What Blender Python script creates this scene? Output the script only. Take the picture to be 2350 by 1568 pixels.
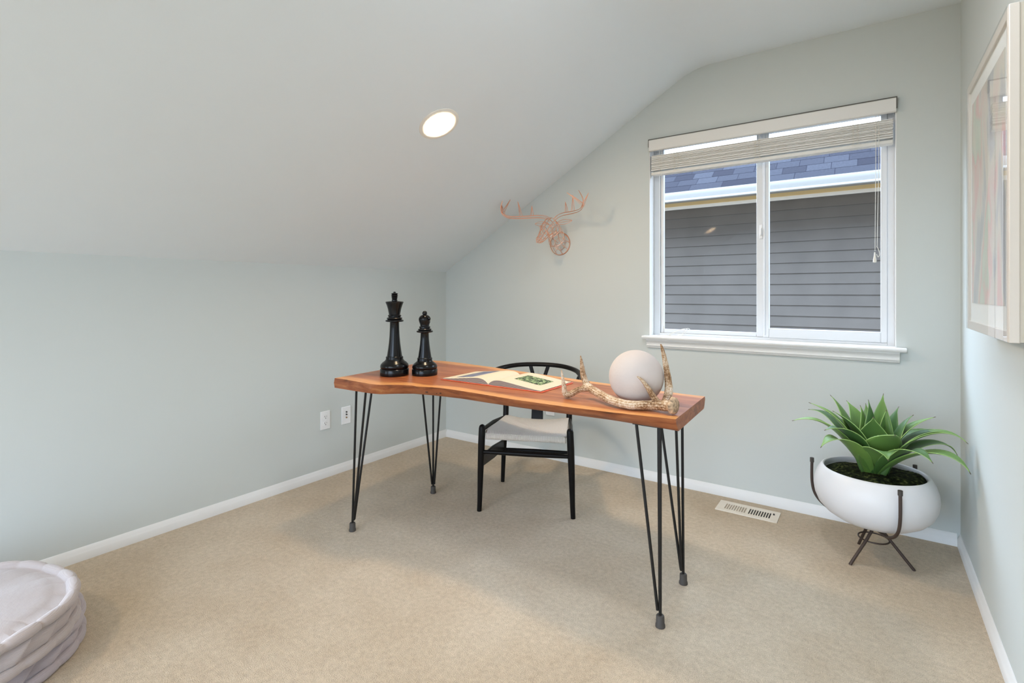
import bpy, bmesh, math, random
from mathutils import Vector, Matrix
random.seed(7)
for o in list(bpy.data.objects): bpy.data.objects.remove(o)
S = bpy.context.scene
COL = S.collection
PI = math.pi

# ------------------------------------------------------------------ camera
cam_d = bpy.data.cameras.new('camera'); cam = bpy.data.objects.new('camera', cam_d); COL.objects.link(cam)
cam_d.sensor_width = 36.0; cam_d.sensor_fit = 'HORIZONTAL'; cam_d.lens = 36.0 * 1175.3 / 2350.0
cam_d.shift_x = 0.0; cam_d.shift_y = -(784.0 - 671.5) / 2350.0
cam_d.clip_start = 0.02; cam_d.clip_end = 200
cam.location = (2.8228, -3.1156, 1.17); cam.rotation_euler = (PI / 2, 0, 0.6079)
S.camera = cam

# ------------------------------------------------------------------ daylight and exposure
SKY = 8.5            # overcast sky radiance
SKY_SIDE = 18.0      # sky raised toward -X, added to send more light through the landing opening
FILL_LAMP = 60.0         # radiance of the added, unseen ceiling fill lamp
LAMP = 255.0          # downlight lens radiance
LAMP_REAR = 260.0     # the one behind the viewer
w = bpy.data.worlds.new('overcast_sky'); S.world = w; w.use_nodes = True
nt = w.node_tree; nt.nodes.clear()
o_ = nt.nodes.new('ShaderNodeOutputWorld'); b_ = nt.nodes.new('ShaderNodeBackground')
tc = nt.nodes.new('ShaderNodeTexCoord'); sx = nt.nodes.new('ShaderNodeSeparateXYZ'); cr = nt.nodes.new('ShaderNodeValToRGB')
mr = nt.nodes.new('ShaderNodeMapRange'); mr.inputs[1].default_value = -1; mr.inputs[2].default_value = 1
nt.links.new(tc.outputs['Generated'], sx.inputs[0]); nt.links.new(sx.outputs[2], mr.inputs[0]); nt.links.new(mr.outputs[0], cr.inputs[0])
e = cr.color_ramp.elements
e[0].position = 0.44; e[0].color = (.05, .048, .042, 1)
e[1].position = 0.64; e[1].color = (.68, .85, 1.08, 1)
e2 = e.new(.505); e2.color = (.47, .57, .69, 1)
nt.links.new(cr.outputs[0], b_.inputs[0]); 
mxx = nt.nodes.new('ShaderNodeMapRange'); mxx.inputs[1].default_value = -.35; mxx.inputs[2].default_value = -.70; mxx.inputs[3].default_value = SKY; mxx.inputs[4].default_value = SKY_SIDE
nt.links.new(sx.outputs[0], mxx.inputs[0]); nt.links.new(mxx.outputs[0], b_.inputs[1])
nt.links.new(b_.outputs[0], o_.inputs[0])
S.view_settings.view_transform = 'Standard'; S.view_settings.look = 'None'
S.view_settings.gamma = 1.0; S.view_settings.use_curve_mapping = False
S.view_settings.exposure = 0.0
S.cycles.diffuse_bounces = 8; S.cycles.max_bounces = 16; S.cycles.transparent_max_bounces = 16

# ------------------------------------------------------------------ room dimensions
W = 3.1716; K = 1.3372; CZ = 2.5044; XC = 1.9702; REAR = -4.9
BBH = 0.057; BBT = 0.013
WX0, WX1, WZ0, WZ1 = 1.699, 2.935, 0.885, 2.112

# ------------------------------------------------------------------ helpers
class MB:
    """collects geometry for ONE mesh object"""
    def __init__(self): self.v = []; self.f = []; self.m = []; self.uv = {}; self.slot = 0
    def add(self, vs, fs, uvs=None):
        b = len(self.v); self.v += [tuple(x) for x in vs]
        for f in fs:
            self.f.append([i + b for i in f]); self.m.append(self.slot)
        if uvs:
            for i, q in enumerate(uvs): self.uv[b + i] = q
    def box(self, x0, x1, y0, y1, z0, z1):
        v = [(x0,y0,z0),(x1,y0,z0),(x1,y1,z0),(x0,y1,z0),(x0,y0,z1),(x1,y0,z1),(x1,y1,z1),(x0,y1,z1)]
        self.add(v, [(3,2,1,0),(4,5,6,7),(0,1,5,4),(1,2,6,5),(2,3,7,6),(3,0,4,7)])
    def prism(self, pts, a, b, axis='y'):
        """polygon pts extruded from a to b; axis y: pts=(x,z); axis x: pts=(y,z); axis z: pts=(x,y)"""
        n = len(pts)
        def q(p, t): return {'y': (p[0], t, p[1]), 'x': (t, p[0], p[1]), 'z': (p[0], p[1], t)}[axis]
        self.add([q(p, a) for p in pts] + [q(p, b) for p in pts],
                 [list(range(n))[::-1], list(range(n, 2 * n))] + [(i, (i + 1) % n, n + (i + 1) % n, n + i) for i in range(n)])
    def tube(self, pts, r, n=10, closed=False, caps=True, flat=None, uv=False):
        P = [Vector(p) for p in pts]; L = len(P)
        rs = r if isinstance(r, (list, tuple)) else [r] * L
        T = []
        for i in range(L):
            a = P[(i - 1) % L] if (closed or i > 0) else P[i]; b = P[(i + 1) % L] if (closed or i < L - 1) else P[i]
            T.append((b - a).normalized())
        up = Vector((0, 0, 1)) if abs(T[0].z) < .9 else Vector((1, 0, 0))
        N = (up - T[0] * up.dot(T[0])).normalized(); vs = []
        for i in range(L):
            N = (N - T[i] * N.dot(T[i])); N = N.normalized() if N.length > 1e-6 else T[i].orthogonal().normalized()
            B = T[i].cross(N)
            for k in range(n):
                t = 2 * PI * k / n; ca, sa = math.cos(t), math.sin(t)
                if flat: ca *= flat[0]; sa *= flat[1]
                vs.append(P[i] + (N * ca + B * sa) * rs[i])
        fs = []
        for i in range(L if closed else L - 1):
            j = (i + 1) % L
            for k in range(n): fs.append((i*n+k, i*n+(k+1) % n, j*n+(k+1) % n, j*n+k))
        if caps and not closed: fs += [list(range(n))[::-1], [(L-1)*n + k for k in range(n)]]
        self.add(vs, fs, [(k / n, i / 12) for i in range(L) for k in range(n)] if uv else None)
    def lathe(self, prof, c=(0, 0, 0), n=40, fn=None):
        """prof [(r,z)], revolved round z; ends closed"""
        vs = []; fs = []; L = len(prof)
        for (r, z) in prof:
            for k in range(n):
                t = 2 * PI * k / n; p = Vector((r * math.cos(t), r * math.sin(t), z))
                if fn: p = fn(p)
                vs.append((c[0] + p.x, c[1] + p.y, c[2] + p.z))
        for i in range(L - 1):
            for k in range(n): fs.append((i*n+k, i*n+(k+1) % n, (i+1)*n+(k+1) % n, (i+1)*n+k))
        fs.append(list(range(n))[::-1]); fs.append([(L-1)*n + k for k in range(n)])
        self.add(vs, fs)
    def grid(self, fn, nu, nv, closed_u=False, uv=True, vfix=None):
        vs = []; uvs = []; fs = []; cu = nu if closed_u else nu + 1
        for j in range(nv + 1):
            for i in range(cu):
                vs.append(fn(i / nu, j / nv)); uvs.append((i / nu, j / nv if vfix is None else vfix))
        for j in range(nv):
            for i in range(nu):
                i2 = (i + 1) % cu
                fs.append((j*cu+i, j*cu+i2, (j+1)*cu+i2, (j+1)*cu+i))
        self.add(vs, fs, uvs if uv else None)
    def build(self, name, mat, parent=None, org=(0, 0, 0), smooth=True, bevel=0, seg=2, solid=0, sub=0, angle=40):
        me = bpy.data.meshes.new(name)
        me.from_pydata([(x - org[0], y - org[1], z - org[2]) for x, y, z in self.v], [], self.f)
        mats = mat if isinstance(mat, (list, tuple)) else [mat]
        for q in mats: me.materials.append(q)
        for p, s in zip(me.polygons, self.m): p.material_index = s
        if self.uv:
            l = me.uv_layers.new(name='UVMap')
            for lp in me.loops: l.data[lp.index].uv = self.uv.get(lp.vertex_index, (0, 0))
        bm = bmesh.new(); bm.from_mesh(me); bmesh.ops.recalc_face_normals(bm, faces=bm.faces[:])
        bm.to_mesh(me); bm.free()
        if smooth:
            me.polygons.foreach_set('use_smooth', [True] * len(me.polygons))
            me.set_sharp_from_angle(angle=math.radians(angle))
        ob = bpy.data.objects.new(name, me); COL.objects.link(ob)
        if parent: ob.parent = parent
        else: ob.location = org
        if solid:
            d = ob.modifiers.new('solid', 'SOLIDIFY'); d.thickness = solid; d.offset = 0
        if bevel:
            d = ob.modifiers.new('bevel', 'BEVEL'); d.width = bevel; d.segments = seg; d.limit_method = 'ANGLE'; d.angle_limit = math.radians(50)
        if sub:
            d = ob.modifiers.new('sub', 'SUBSURF'); d.levels = sub; d.render_levels = sub
        return ob

def tag(o, label, cat, group=None, kind=None):
    o['label'] = label; o['category'] = cat
    if group: o['group'] = group
    if kind: o['kind'] = kind
    return o
def thing(name, loc, label, cat, rz=0, group=None, kind=None):
    o = bpy.data.objects.new(name, None); COL.objects.link(o); o.location = loc; o.rotation_euler = (0, 0, rz)
    o.empty_display_size = .1
    return tag(o, label, cat, group, kind)
def dup(root, loc, label, group=None):
    r = root.copy(); COL.objects.link(r); r.location = loc; r['label'] = label
    if group: r['group'] = group
    for ch in list(root.children):
        c = ch.copy(); COL.objects.link(c); c.parent = r
        for g in list(ch.children):
            d = g.copy(); COL.objects.link(d); d.parent = c
    return r
def lerp(a, b, t): return a + (b - a) * t
def interp(tab, x):
    if x <= tab[0][0]: return tab[0][1]
    for (a, b), (c, d) in zip(tab, tab[1:]):
        if x <= c: return lerp(b, d, (x - a) / (c - a))
    return tab[-1][1]
def smooth_curve(pts, n=8, closed=False):
    """Catmull-Rom through pts"""
    P = [Vector(p) for p in pts]; L = len(P); out = []
    for i in range(L if closed else L - 1):
        g = (lambda k: P[k % L]) if closed else (lambda k: P[max(0, min(L - 1, k))])
        a, b, c, d = g(i-1), g(i), g(i+1), g(i+2)
        for s in range(n):
            t = s / n
            out.append(.5 * ((2*b) + (c-a)*t + (2*a-5*b+4*c-d)*t*t + (3*b-a-3*c+d)*t**3))
    if not closed: out.append(P[-1])
    return out

# ------------------------------------------------------------------ materials
def M(name, col, rough=.5, metal=0, spec=.5, var=0, vscale=8, bump=0, bscale=60, bdist=.002, coat=0, sheen=0, emit=0, trans=0, sss=0):
    m = bpy.data.materials.new(name); m.use_nodes = True; t = m.node_tree; n = t.nodes; p = n['Principled BSDF']
    p.inputs['Base Color'].default_value = (*col, 1); p.inputs['Roughness'].default_value = rough
    p.inputs['Metallic'].default_value = metal; p.inputs['Specular IOR Level'].default_value = spec
    p.inputs['Coat Weight'].default_value = coat; p.inputs['Coat Roughness'].default_value = .15
    p.inputs['Sheen Weight'].default_value = sheen
    tcn = n.new('ShaderNodeTexCoord')
    if var:
        nz = n.new('ShaderNodeTexNoise'); nz.inputs['Scale'].default_value = vscale; nz.inputs['Detail'].default_value = 4
        t.links.new(tcn.outputs['Object'], nz.inputs['Vector'])
        rp = n.new('ShaderNodeValToRGB')
        rp.color_ramp.elements[0].position = .3; rp.color_ramp.elements[1].position = .7
        rp.color_ramp.elements[0].color = (*[max(0, c * (1 - var)) for c in col], 1)
        rp.color_ramp.elements[1].color = (*[min(1, c * (1 + var)) for c in col], 1)
        t.links.new(nz.outputs['Fac'], rp.inputs[0]); t.links.new(rp.outputs[0], p.inputs['Base Color'])
    if bump:
        nb = n.new('ShaderNodeTexNoise'); nb.inputs['Scale'].default_value = bscale; nb.inputs['Detail'].default_value = 3
        t.links.new(tcn.outputs['Object'], nb.inputs['Vector'])
        bp = n.new('ShaderNodeBump'); bp.inputs['Strength'].default_value = bump; bp.inputs['Distance'].default_value = bdist
        t.links.new(nb.outputs['Fac'], bp.inputs['Height']); t.links.new(bp.outputs[0], p.inputs['Normal'])
    if emit:
        p.inputs['Emission Color'].default_value = (*col, 1); p.inputs['Emission Strength'].default_value = emit
    return m
def N(m, typ, **kw):
    nd = m.node_tree.nodes.new(typ)
    for k, v in kw.items():
        if k in nd.inputs: nd.inputs[k].default_value = v
        else: setattr(nd, k, v)
    return nd
def L(m, a, b): m.node_tree.links.new(a, b)
def P(m): return m.node_tree.nodes['Principled BSDF']
def ramp(m, stops, interp_='LINEAR'):
    r = N(m, 'ShaderNodeValToRGB'); r.color_ramp.interpolation = interp_; el = r.color_ramp.elements
    while len(el) < len(stops): el.new(.5)
    for q, (pos, c) in zip(el, stops): q.position = pos; q.color = (*c, 1)
    return r
def mathn(m, op, a, b=None):
    q = N(m, 'ShaderNodeMath', operation=op)
    for i, x in enumerate((a, b)):
        if x is None: continue
        if isinstance(x, (int, float)): q.inputs[i].default_value = x
        else: L(m, x, q.inputs[i])
    return q.outputs[0]

m_wall = M('wall_paint', (.555, .582, .560), .75, spec=.25, bump=.06, bscale=260, bdist=.001)
m_ceil = M('ceiling_paint', (.745, .790, .815), .85, spec=.2, bump=.08, bscale=220, bdist=.001)
m_white = M('white_trim', (.73, .725, .71), .42, spec=.4)
m_vinyl = M('white_vinyl', (.68, .69, .70), .35, spec=.45)
m_blind = M('blind_white', (.70, .685, .65), .45, spec=.4)
m_cord = M('cord', (.74, .71, .64), .8)
m_black = M('black_metal', (.010, .009, .008), .42, spec=.3)
m_blackwood = M('black_lacquer', (.0075, .0065, .006), .34, spec=.12)
m_chess = M('chess_black', (.0035, .0035, .004), .22, spec=.30)
m_rubber = M('rubber', (.05, .042, .035), .7)
m_bronze = M('dark_bronze', (.055, .036, .028), .45, metal=.3)
m_copper = M('copper_wire', (.93, .52, .36), .32, metal=1)
m_plate = M('plate_white', (.80, .80, .80), .35)
m_slot = M('dark_slot', (.02, .018, .016), .6)
m_brass = M('brass', (.35, .22, .10), .4, metal=.8)
m_vent = M('vent_cream', (.74, .68, .59), .5)
m_bowl = M('bowl_white', (.66, .65, .65), .38, spec=.4, var=.02, vscale=5)
m_gap_shade = M('gap_shade_dark', (.10, .095, .085), .8)
m_page = M('page_cream', (.66, .585, .44), .7, spec=.2)
m_cover = M('book_cover_red', (.72, .11, .045), .45)
m_stone = M('sphere_stone', (.56, .49, .45), .85, spec=.2, var=.05, vscale=9, bump=.25, bscale=120, bdist=.002)
m_gutter = M('gutter_white', (.42, .42, .41), .4)
m_soffit = M('soffit_tan', (.90, .68, .33), .7)
m_frieze = M('frieze_white', (.80, .80, .80), .5)
m_frame = M('frame_cream', (.66, .60, .53), .45)
m_mat = M('mat_board', (.80, .80, .76), .8)
m_back = M('frame_back', (.55, .50, .42), .7)
m_latch = M('latch_white', (.8, .8, .8), .3)

m_lens = M('lamp_lens', (1, .76, .48), .5, emit=LAMP); m_lens2 = M('lamp_lens_rear', (1, .70, .38), .5, emit=LAMP_REAR)

m_diff = M('fill_diffuser', (.90, .98, 1.10), .5, emit=FILL_LAMP)

# carpet
m_carpet = M('carpet', (.56, .46, .345), 1.0, spec=.05, sheen=.25)
tcx = N(m_carpet, 'ShaderNodeTexCoord')
n1 = N(m_carpet, 'ShaderNodeTexNoise', Scale=2.2, Detail=5.0, Roughness=.65); n2 = N(m_carpet, 'ShaderNodeTexNoise', Scale=330.0, Detail=3.0)
n3 = N(m_carpet, 'ShaderNodeTexNoise', Scale=55.0, Detail=4.0)
for q in (n1, n2, n3): L(m_carpet, tcx.outputs['Object'], q.inputs['Vector'])
r1 = ramp(m_carpet, [(.32, (.485, .380, .262)), (.68, (.585, .485, .36))]); L(m_carpet, n1.outputs['Fac'], r1.inputs[0])
mx = N(m_carpet, 'ShaderNodeMix', data_type='RGBA', blend_type='MULTIPLY'); mx.inputs[0].default_value = 1
r2 = ramp(m_carpet, [(.30, (.62, .60, .57)), (.66, (1.20, 1.20, 1.20))])
ad = mathn(m_carpet, 'ADD', mathn(m_carpet, 'MULTIPLY', n2.outputs['Fac'], .65), mathn(m_carpet, 'MULTIPLY', n3.outputs['Fac'], .35))
L(m_carpet, ad, r2.inputs[0]); L(m_carpet, r1.outputs[0], mx.inputs[6]); L(m_carpet, r2.outputs[0], mx.inputs[7])
L(m_carpet, mx.outputs[2], P(m_carpet).inputs['Base Color'])
bp = N(m_carpet, 'ShaderNodeBump', Strength=.9, Distance=.006); L(m_carpet, ad, bp.inputs['Height']); L(m_carpet, bp.outputs[0], P(m_carpet).inputs['Normal'])

def glass(name, ior=1.45, rough=0.0):
    """clear sheet: mirror reflection only where light enters a face, so the two faces do not trap it"""
    m = bpy.data.materials.new(name); m.use_nodes = True; t = m.node_tree; t.nodes.remove(t.nodes['Principled BSDF'])
    out = t.nodes['Material Output']; fr = N(m, 'ShaderNodeFresnel', IOR=ior); tr = N(m, 'ShaderNodeBsdfTransparent'); gl = N(m, 'ShaderNodeBsdfGlossy', Roughness=rough)
    ge = N(m, 'ShaderNodeNewGeometry'); fac = mathn(m, 'MULTIPLY', fr.outputs[0], mathn(m, 'SUBTRACT', 1.0, ge.outputs['Backfacing']))
    ms = N(m, 'ShaderNodeMixShader'); L(m, fac, ms.inputs[0]); L(m, tr.outputs[0], ms.inputs[1]); L(m, gl.outputs[0], ms.inputs[2])
    L(m, ms.outputs[0], out.inputs['Surface']); return m
m_glass = glass('window_glass', 1.10, .03); m_pglass = glass('picture_glass', 1.36)

# wood slab: heartwood streaks, pale sapwood along the live edges (v = 0 / 1)
m_wood = M('acacia_slab', (.4, .18, .08), .30, spec=.32)
tw = N(m_wood, 'ShaderNodeTexCoord'); uvn = N(m_wood, 'ShaderNodeUVMap', uv_map='UVMap'); su = N(m_wood, 'ShaderNodeSeparateXYZ'); L(m_wood, uvn.outputs[0], su.inputs[0])
mp = N(m_wood, 'ShaderNodeMapping'); mp.inputs['Scale'].default_value = (1.0, 9.0, 9.0); L(m_wood, tw.outputs['Object'], mp.inputs[0])
wa = N(m_wood, 'ShaderNodeTexNoise', Scale=1.7, Detail=7.0, Roughness=.62, Distortion=.7); L(m_wood, mp.outputs[0], wa.inputs['Vector'])
rw = ramp(m_wood, [(.26, (.11, .030, .012)), (.40, (.30, .085, .030)), (.54, (.43, .14, .052)), (.72, (.52, .21, .085))]); L(m_wood, wa.outputs['Fac'], rw.inputs[0])
mp2 = N(m_wood, 'ShaderNodeMapping'); mp2.inputs['Scale'].default_value = (2.2, 45.0, 45.0); L(m_wood, tw.outputs['Object'], mp2.inputs[0])
wf = N(m_wood, 'ShaderNodeTexNoise', Scale=3.0, Detail=4.0); L(m_wood, mp2.outputs[0], wf.inputs['Vector'])
rf = ramp(m_wood, [(.3, (.78, .76, .74)), (.7, (1.12, 1.12, 1.12))]); L(m_wood, wf.outputs['Fac'], rf.inputs[0])
wb = N(m_wood, 'ShaderNodeTexNoise', Scale=5.0, Detail=3.0); L(m_wood, tw.outputs['Object'], wb.inputs['Vector'])
edge = mathn(m_wood, 'SUBTRACT', .5, mathn(m_wood, 'ABSOLUTE', mathn(m_wood, 'SUBTRACT', su.outputs[1], .5)))   # 0 at live edges
edge = mathn(m_wood, 'ADD', edge, mathn(m_wood, 'MULTIPLY', mathn(m_wood, 'SUBTRACT', wb.outputs['Fac'], .5), .10))
rs_ = ramp(m_wood, [(.07, (1, 1, 1)), (.115, (0, 0, 0))]); L(m_wood, edge, rs_.inputs[0])
ms_ = N(m_wood, 'ShaderNodeMix', data_type='RGBA'); L(m_wood, rs_.outputs[0], ms_.inputs[0]); L(m_wood, rw.outputs[0], ms_.inputs[6]); ms_.inputs[7].default_value = (.74, .34, .115, 1)
mm = N(m_wood, 'ShaderNodeMix', data_type='RGBA', blend_type='MULTIPLY'); mm.inputs[0].default_value = 1
L(m_wood, ms_.outputs[2], mm.inputs[6]); L(m_wood, rf.outputs[0], mm.inputs[7]); L(m_wood, mm.outputs[2], P(m_wood).inputs['Base Color'])
# bark-side face of the slab: redder, knotty
m_edge = M('acacia_edge', (.5, .22, .1), .42, spec=.4)
te = N(m_edge, 'ShaderNodeTexCoord'); mpe = N(m_edge, 'ShaderNodeMapping'); mpe.inputs['Scale'].default_value = (3.4, 8, 18); L(m_edge, te.outputs['Object'], mpe.inputs[0])
ne = N(m_edge, 'ShaderNodeTexNoise', Scale=2.2, Detail=6.0, Roughness=.6, Distortion=.5); L(m_edge, mpe.outputs[0], ne.inputs['Vector'])
re_ = ramp(m_edge, [(.27, (.10, .028, .010)), (.44, (.25, .070, .024)), (.6, (.35, .115, .040)), (.76, (.47, .21, .078))]); L(m_edge, ne.outputs['Fac'], re_.inputs[0]); L(m_edge, re_.outputs[0], P(m_edge).inputs['Base Color'])

# agave leaf: margin pale green, midrib lighter, brown tip
m_leaf = M('agave_leaf', (.12, .27, .07), .42, spec=.4)
ul = N(m_leaf, 'ShaderNodeUVMap', uv_map='UVMap'); sl = N(m_leaf, 'ShaderNodeSeparateXYZ'); L(m_leaf, ul.outputs[0], sl.inputs[0])
cx = mathn(m_leaf, 'ABSOLUTE', mathn(m_leaf, 'SUBTRACT', sl.outputs[0], .5))
oi = N(m_leaf, 'ShaderNodeObjectInfo')
base_a = N(m_leaf, 'ShaderNodeMix', data_type='RGBA'); L(m_leaf, oi.outputs['Random'], base_a.inputs[0])
base_a.inputs[6].default_value = (.045, .110, .026, 1); base_a.inputs[7].default_value = (.165, .290, .060, 1)
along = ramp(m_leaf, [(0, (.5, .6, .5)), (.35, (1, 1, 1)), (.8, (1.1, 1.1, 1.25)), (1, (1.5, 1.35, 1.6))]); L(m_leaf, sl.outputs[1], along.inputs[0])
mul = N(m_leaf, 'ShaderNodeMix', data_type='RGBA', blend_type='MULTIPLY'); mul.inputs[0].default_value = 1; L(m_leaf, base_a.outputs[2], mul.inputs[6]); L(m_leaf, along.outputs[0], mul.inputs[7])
mg = ramp(m_leaf, [(.478, (0, 0, 0)), (.490, (1, 1, 1))]); L(m_leaf, cx, mg.inputs[0])
fb0 = ramp(m_leaf, [(.22, (0, 0, 0)), (.42, (1, 1, 1))]); L(m_leaf, sl.outputs[1], fb0.inputs[0])
mix2 = N(m_leaf, 'ShaderNodeMix', data_type='RGBA'); L(m_leaf, mathn(m_leaf, 'MULTIPLY', mg.outputs[0], fb0.outputs[0]), mix2.inputs[0]); L(m_leaf, mul.outputs[2], mix2.inputs[6]); mix2.inputs[7].default_value = (.33, .50, .15, 1)
tp = ramp(m_leaf, [(.965, (0, 0, 0)), (.985, (1, 1, 1))]); L(m_leaf, sl.outputs[1], tp.inputs[0])
mix3 = N(m_leaf, 'ShaderNodeMix', data_type='RGBA'); L(m_leaf, tp.outputs[0], mix3.inputs[0]); L(m_leaf, mix2.outputs[2], mix3.inputs[6]); mix3.inputs[7].default_value = (.10, .06, .035, 1)
L(m_leaf, mix3.outputs[2], P(m_leaf).inputs['Base Color']); P(m_leaf).inputs['Sheen Weight'].default_value = .08
P(m_leaf).inputs['Sheen Roughness'].default_value = .35

m_moss = M('moss', (.04, .055, .015), 1, spec=.1, bump=1, bscale=90, bdist=.01)
tm = N(m_moss, 'ShaderNodeTexCoord'); nm = N(m_moss, 'ShaderNodeTexNoise', Scale=70.0, Detail=5.0); L(m_moss, tm.outputs['Object'], nm.inputs['Vector'])
rm = ramp(m_moss, [(.40, (.005, .006, .003)), (.56, (.020, .028, .008)), (.74, (.11, .12, .04))]); L(m_moss, nm.outputs['Fac'], rm.inputs[0]); L(m_moss, rm.outputs[0], P(m_moss).inputs['Base Color'])

# antler: pale bone with brown grooves
m_antler = M('antler_bone', (.7, .6, .48), .6, spec=.3)
ua = N(m_antler, 'ShaderNodeUVMap', uv_map='UVMap'); sa_ = N(m_antler, 'ShaderNodeSeparateXYZ'); L(m_antler, ua.outputs[0], sa_.inputs[0])
ta = N(m_antler, 'ShaderNodeTexCoord'); na = N(m_antler, 'ShaderNodeTexNoise', Scale=150.0, Detail=6.0, Roughness=.7); L(m_antler, ta.outputs['Object'], na.inputs['Vector'])
nb2 = N(m_antler, 'ShaderNodeTexNoise', Scale=16.0, Detail=3.0); L(m_antler, ta.outputs['Object'], nb2.inputs['Vector'])
gr = mathn(m_antler, 'SINE', mathn(m_antler, 'ADD', mathn(m_antler, 'MULTIPLY', sa_.outputs[0], 2 * PI * 11), mathn(m_antler, 'MULTIPLY', nb2.outputs['Fac'], 14.0)))
sa = mathn(m_antler, 'ADD', mathn(m_antler, 'ADD', mathn(m_antler, 'MULTIPLY', na.outputs['Fac'], .50), mathn(m_antler, 'MULTIPLY', nb2.outputs['Fac'], .42)), mathn(m_antler, 'MULTIPLY', gr, .032))
ra = ramp(m_antler, [(.34, (.10, .045, .018)), (.42, (.34, .19, .09)), (.49, (.56, .42, .28)), (.60, (.72, .63, .53))]); L(m_antler, sa, ra.inputs[0]); L(m_antler, ra.outputs[0], P(m_antler).inputs['Base Color'])
ba = N(m_antler, 'ShaderNodeBump', Strength=.55, Distance=.004); L(m_antler, sa, ba.inputs['Height']); L(m_antler, ba.outputs[0], P(m_antler).inputs['Normal'])
m_burr = M('antler_burr', (.42, .29, .18), .8, var=.55, vscale=95, bump=.6, bscale=80, bdist=.004)

# woven paper cord
m_seat = M('paper_cord', (.74, .665, .575), .8, spec=.2)
us = N(m_seat, 'ShaderNodeUVMap', uv_map='UVMap'); ss = N(m_seat, 'ShaderNodeSeparateXYZ'); L(m_seat, us.outputs[0], ss.inputs[0])
au = mathn(m_seat, 'ABSOLUTE', mathn(m_seat, 'SUBTRACT', ss.outputs[0], .5)); av = mathn(m_seat, 'ABSOLUTE', mathn(m_seat, 'SUBTRACT', ss.outputs[1], .5))
msk = mathn(m_seat, 'GREATER_THAN', au, av)
st_u = mathn(m_seat, 'SINE', mathn(m_seat, 'MULTIPLY', ss.outputs[0], 2 * PI * 95)); st_v = mathn(m_seat, 'SINE', mathn(m_seat, 'MULTIPLY', ss.outputs[1], 2 * PI * 95))
cmb = mathn(m_seat, 'ADD', mathn(m_seat, 'MULTIPLY', st_v, msk), mathn(m_seat, 'MULTIPLY', st_u, mathn(m_seat, 'SUBTRACT', 1, msk)))
bs = N(m_seat, 'ShaderNodeBump', Strength=.7, Distance=.0025); L(m_seat, cmb, bs.inputs['Height']); L(m_seat, bs.outputs[0], P(m_seat).inputs['Normal'])
rc = ramp(m_seat, [(0, (.55, .49, .42)), (.35, (.78, .72, .64)), (1, (.84, .78, .71))]); L(m_seat, mathn(m_seat, 'ADD', mathn(m_seat, 'MULTIPLY', cmb, .5), .5), rc.inputs[0]); L(m_seat, rc.outputs[0], P(m_seat).inputs['Base Color'])

# corduroy
def corduroy(name, col):
    """fine ribs: straight across the top panel, level round the boxed side"""
    m = M(name, col, .95, spec=.1, sheen=.3); tcc = N(m, 'ShaderNodeTexCoord'); sq = N(m, 'ShaderNodeSeparateXYZ'); L(m, tcc.outputs['Object'], sq.inputs[0])
    uvq = N(m, 'ShaderNodeUVMap', uv_map='UVMap'); su_ = N(m, 'ShaderNodeSeparateXYZ'); L(m, uvq.outputs[0], su_.inputs[0])
    top_ = mathn(m, 'LESS_THAN', su_.outputs[1], .17)
    c_t = mathn(m, 'ADD', mathn(m, 'MULTIPLY', sq.outputs[0], 1500.0), mathn(m, 'MULTIPLY', sq.outputs[1], 1900.0)); c_s = mathn(m, 'MULTIPLY', sq.outputs[2], 2100.0)
    s_ = mathn(m, 'SINE', mathn(m, 'ADD', mathn(m, 'MULTIPLY', c_t, top_), mathn(m, 'MULTIPLY', c_s, mathn(m, 'SUBTRACT', 1.0, top_))))
    nn = N(m, 'ShaderNodeTexNoise', Scale=22.0, Detail=4.0); L(m, tcc.outputs['Object'], nn.inputs['Vector'])
    hgt = mathn(m, 'ADD', mathn(m, 'MULTIPLY', s_, mathn(m, 'SUBTRACT', .085, mathn(m, 'MULTIPLY', top_, .06))), mathn(m, 'MULTIPLY', nn.outputs['Fac'], .8))
    b = N(m, 'ShaderNodeBump', Strength=.45, Distance=.006); L(m, hgt, b.inputs['Height']); L(m, b.outputs[0], P(m).inputs['Normal']); return m
m_cush1 = corduroy('corduroy_cream', (.41, .355, .34)); m_cush2 = corduroy('corduroy_lilac', (.40, .35, .365))

# book
m_edges = M('page_edges', (.3, .25, .2), .8)
tb = N(m_edges, 'ShaderNodeTexCoord'); sb = N(m_edges, 'ShaderNodeSeparateXYZ'); L(m_edges, tb.outputs['Object'], sb.inputs[0])
nbk = N(m_edges, 'ShaderNodeTexNoise', Scale=6.0, Detail=2.0); L(m_edges, tb.outputs['Object'], nbk.inputs['Vector'])
zz = mathn(m_edges, 'SINE', mathn(m_edges, 'ADD', mathn(m_edges, 'MULTIPLY', sb.outputs[2], 1700.0), mathn(m_edges, 'MULTIPLY', nbk.outputs['Fac'], 60.0)))
rb = ramp(m_edges, [(.05, (.10, .075, .06)), (.45, (.28, .22, .18)), (.9, (.42, .36, .30))]); L(m_edges, mathn(m_edges, 'ADD', mathn(m_edges, 'MULTIPLY', zz, .5), .5), rb.inputs[0]); L(m_edges, rb.outputs[0], P(m_edges).inputs['Base Color'])
m_pic1 = M('picture_dusk', (.15, .17, .25), .5)
t1 = N(m_pic1, 'ShaderNodeTexCoord'); q1 = N(m_pic1, 'ShaderNodeMapping'); q1.inputs['Scale'].default_value = (14, 4, 1); L(m_pic1, t1.outputs['Object'], q1.inputs[0])
k1 = N(m_pic1, 'ShaderNodeTexNoise', Scale=1.4, Detail=4.0); L(m_pic1, q1.outputs[0], k1.inputs['Vector'])
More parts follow.
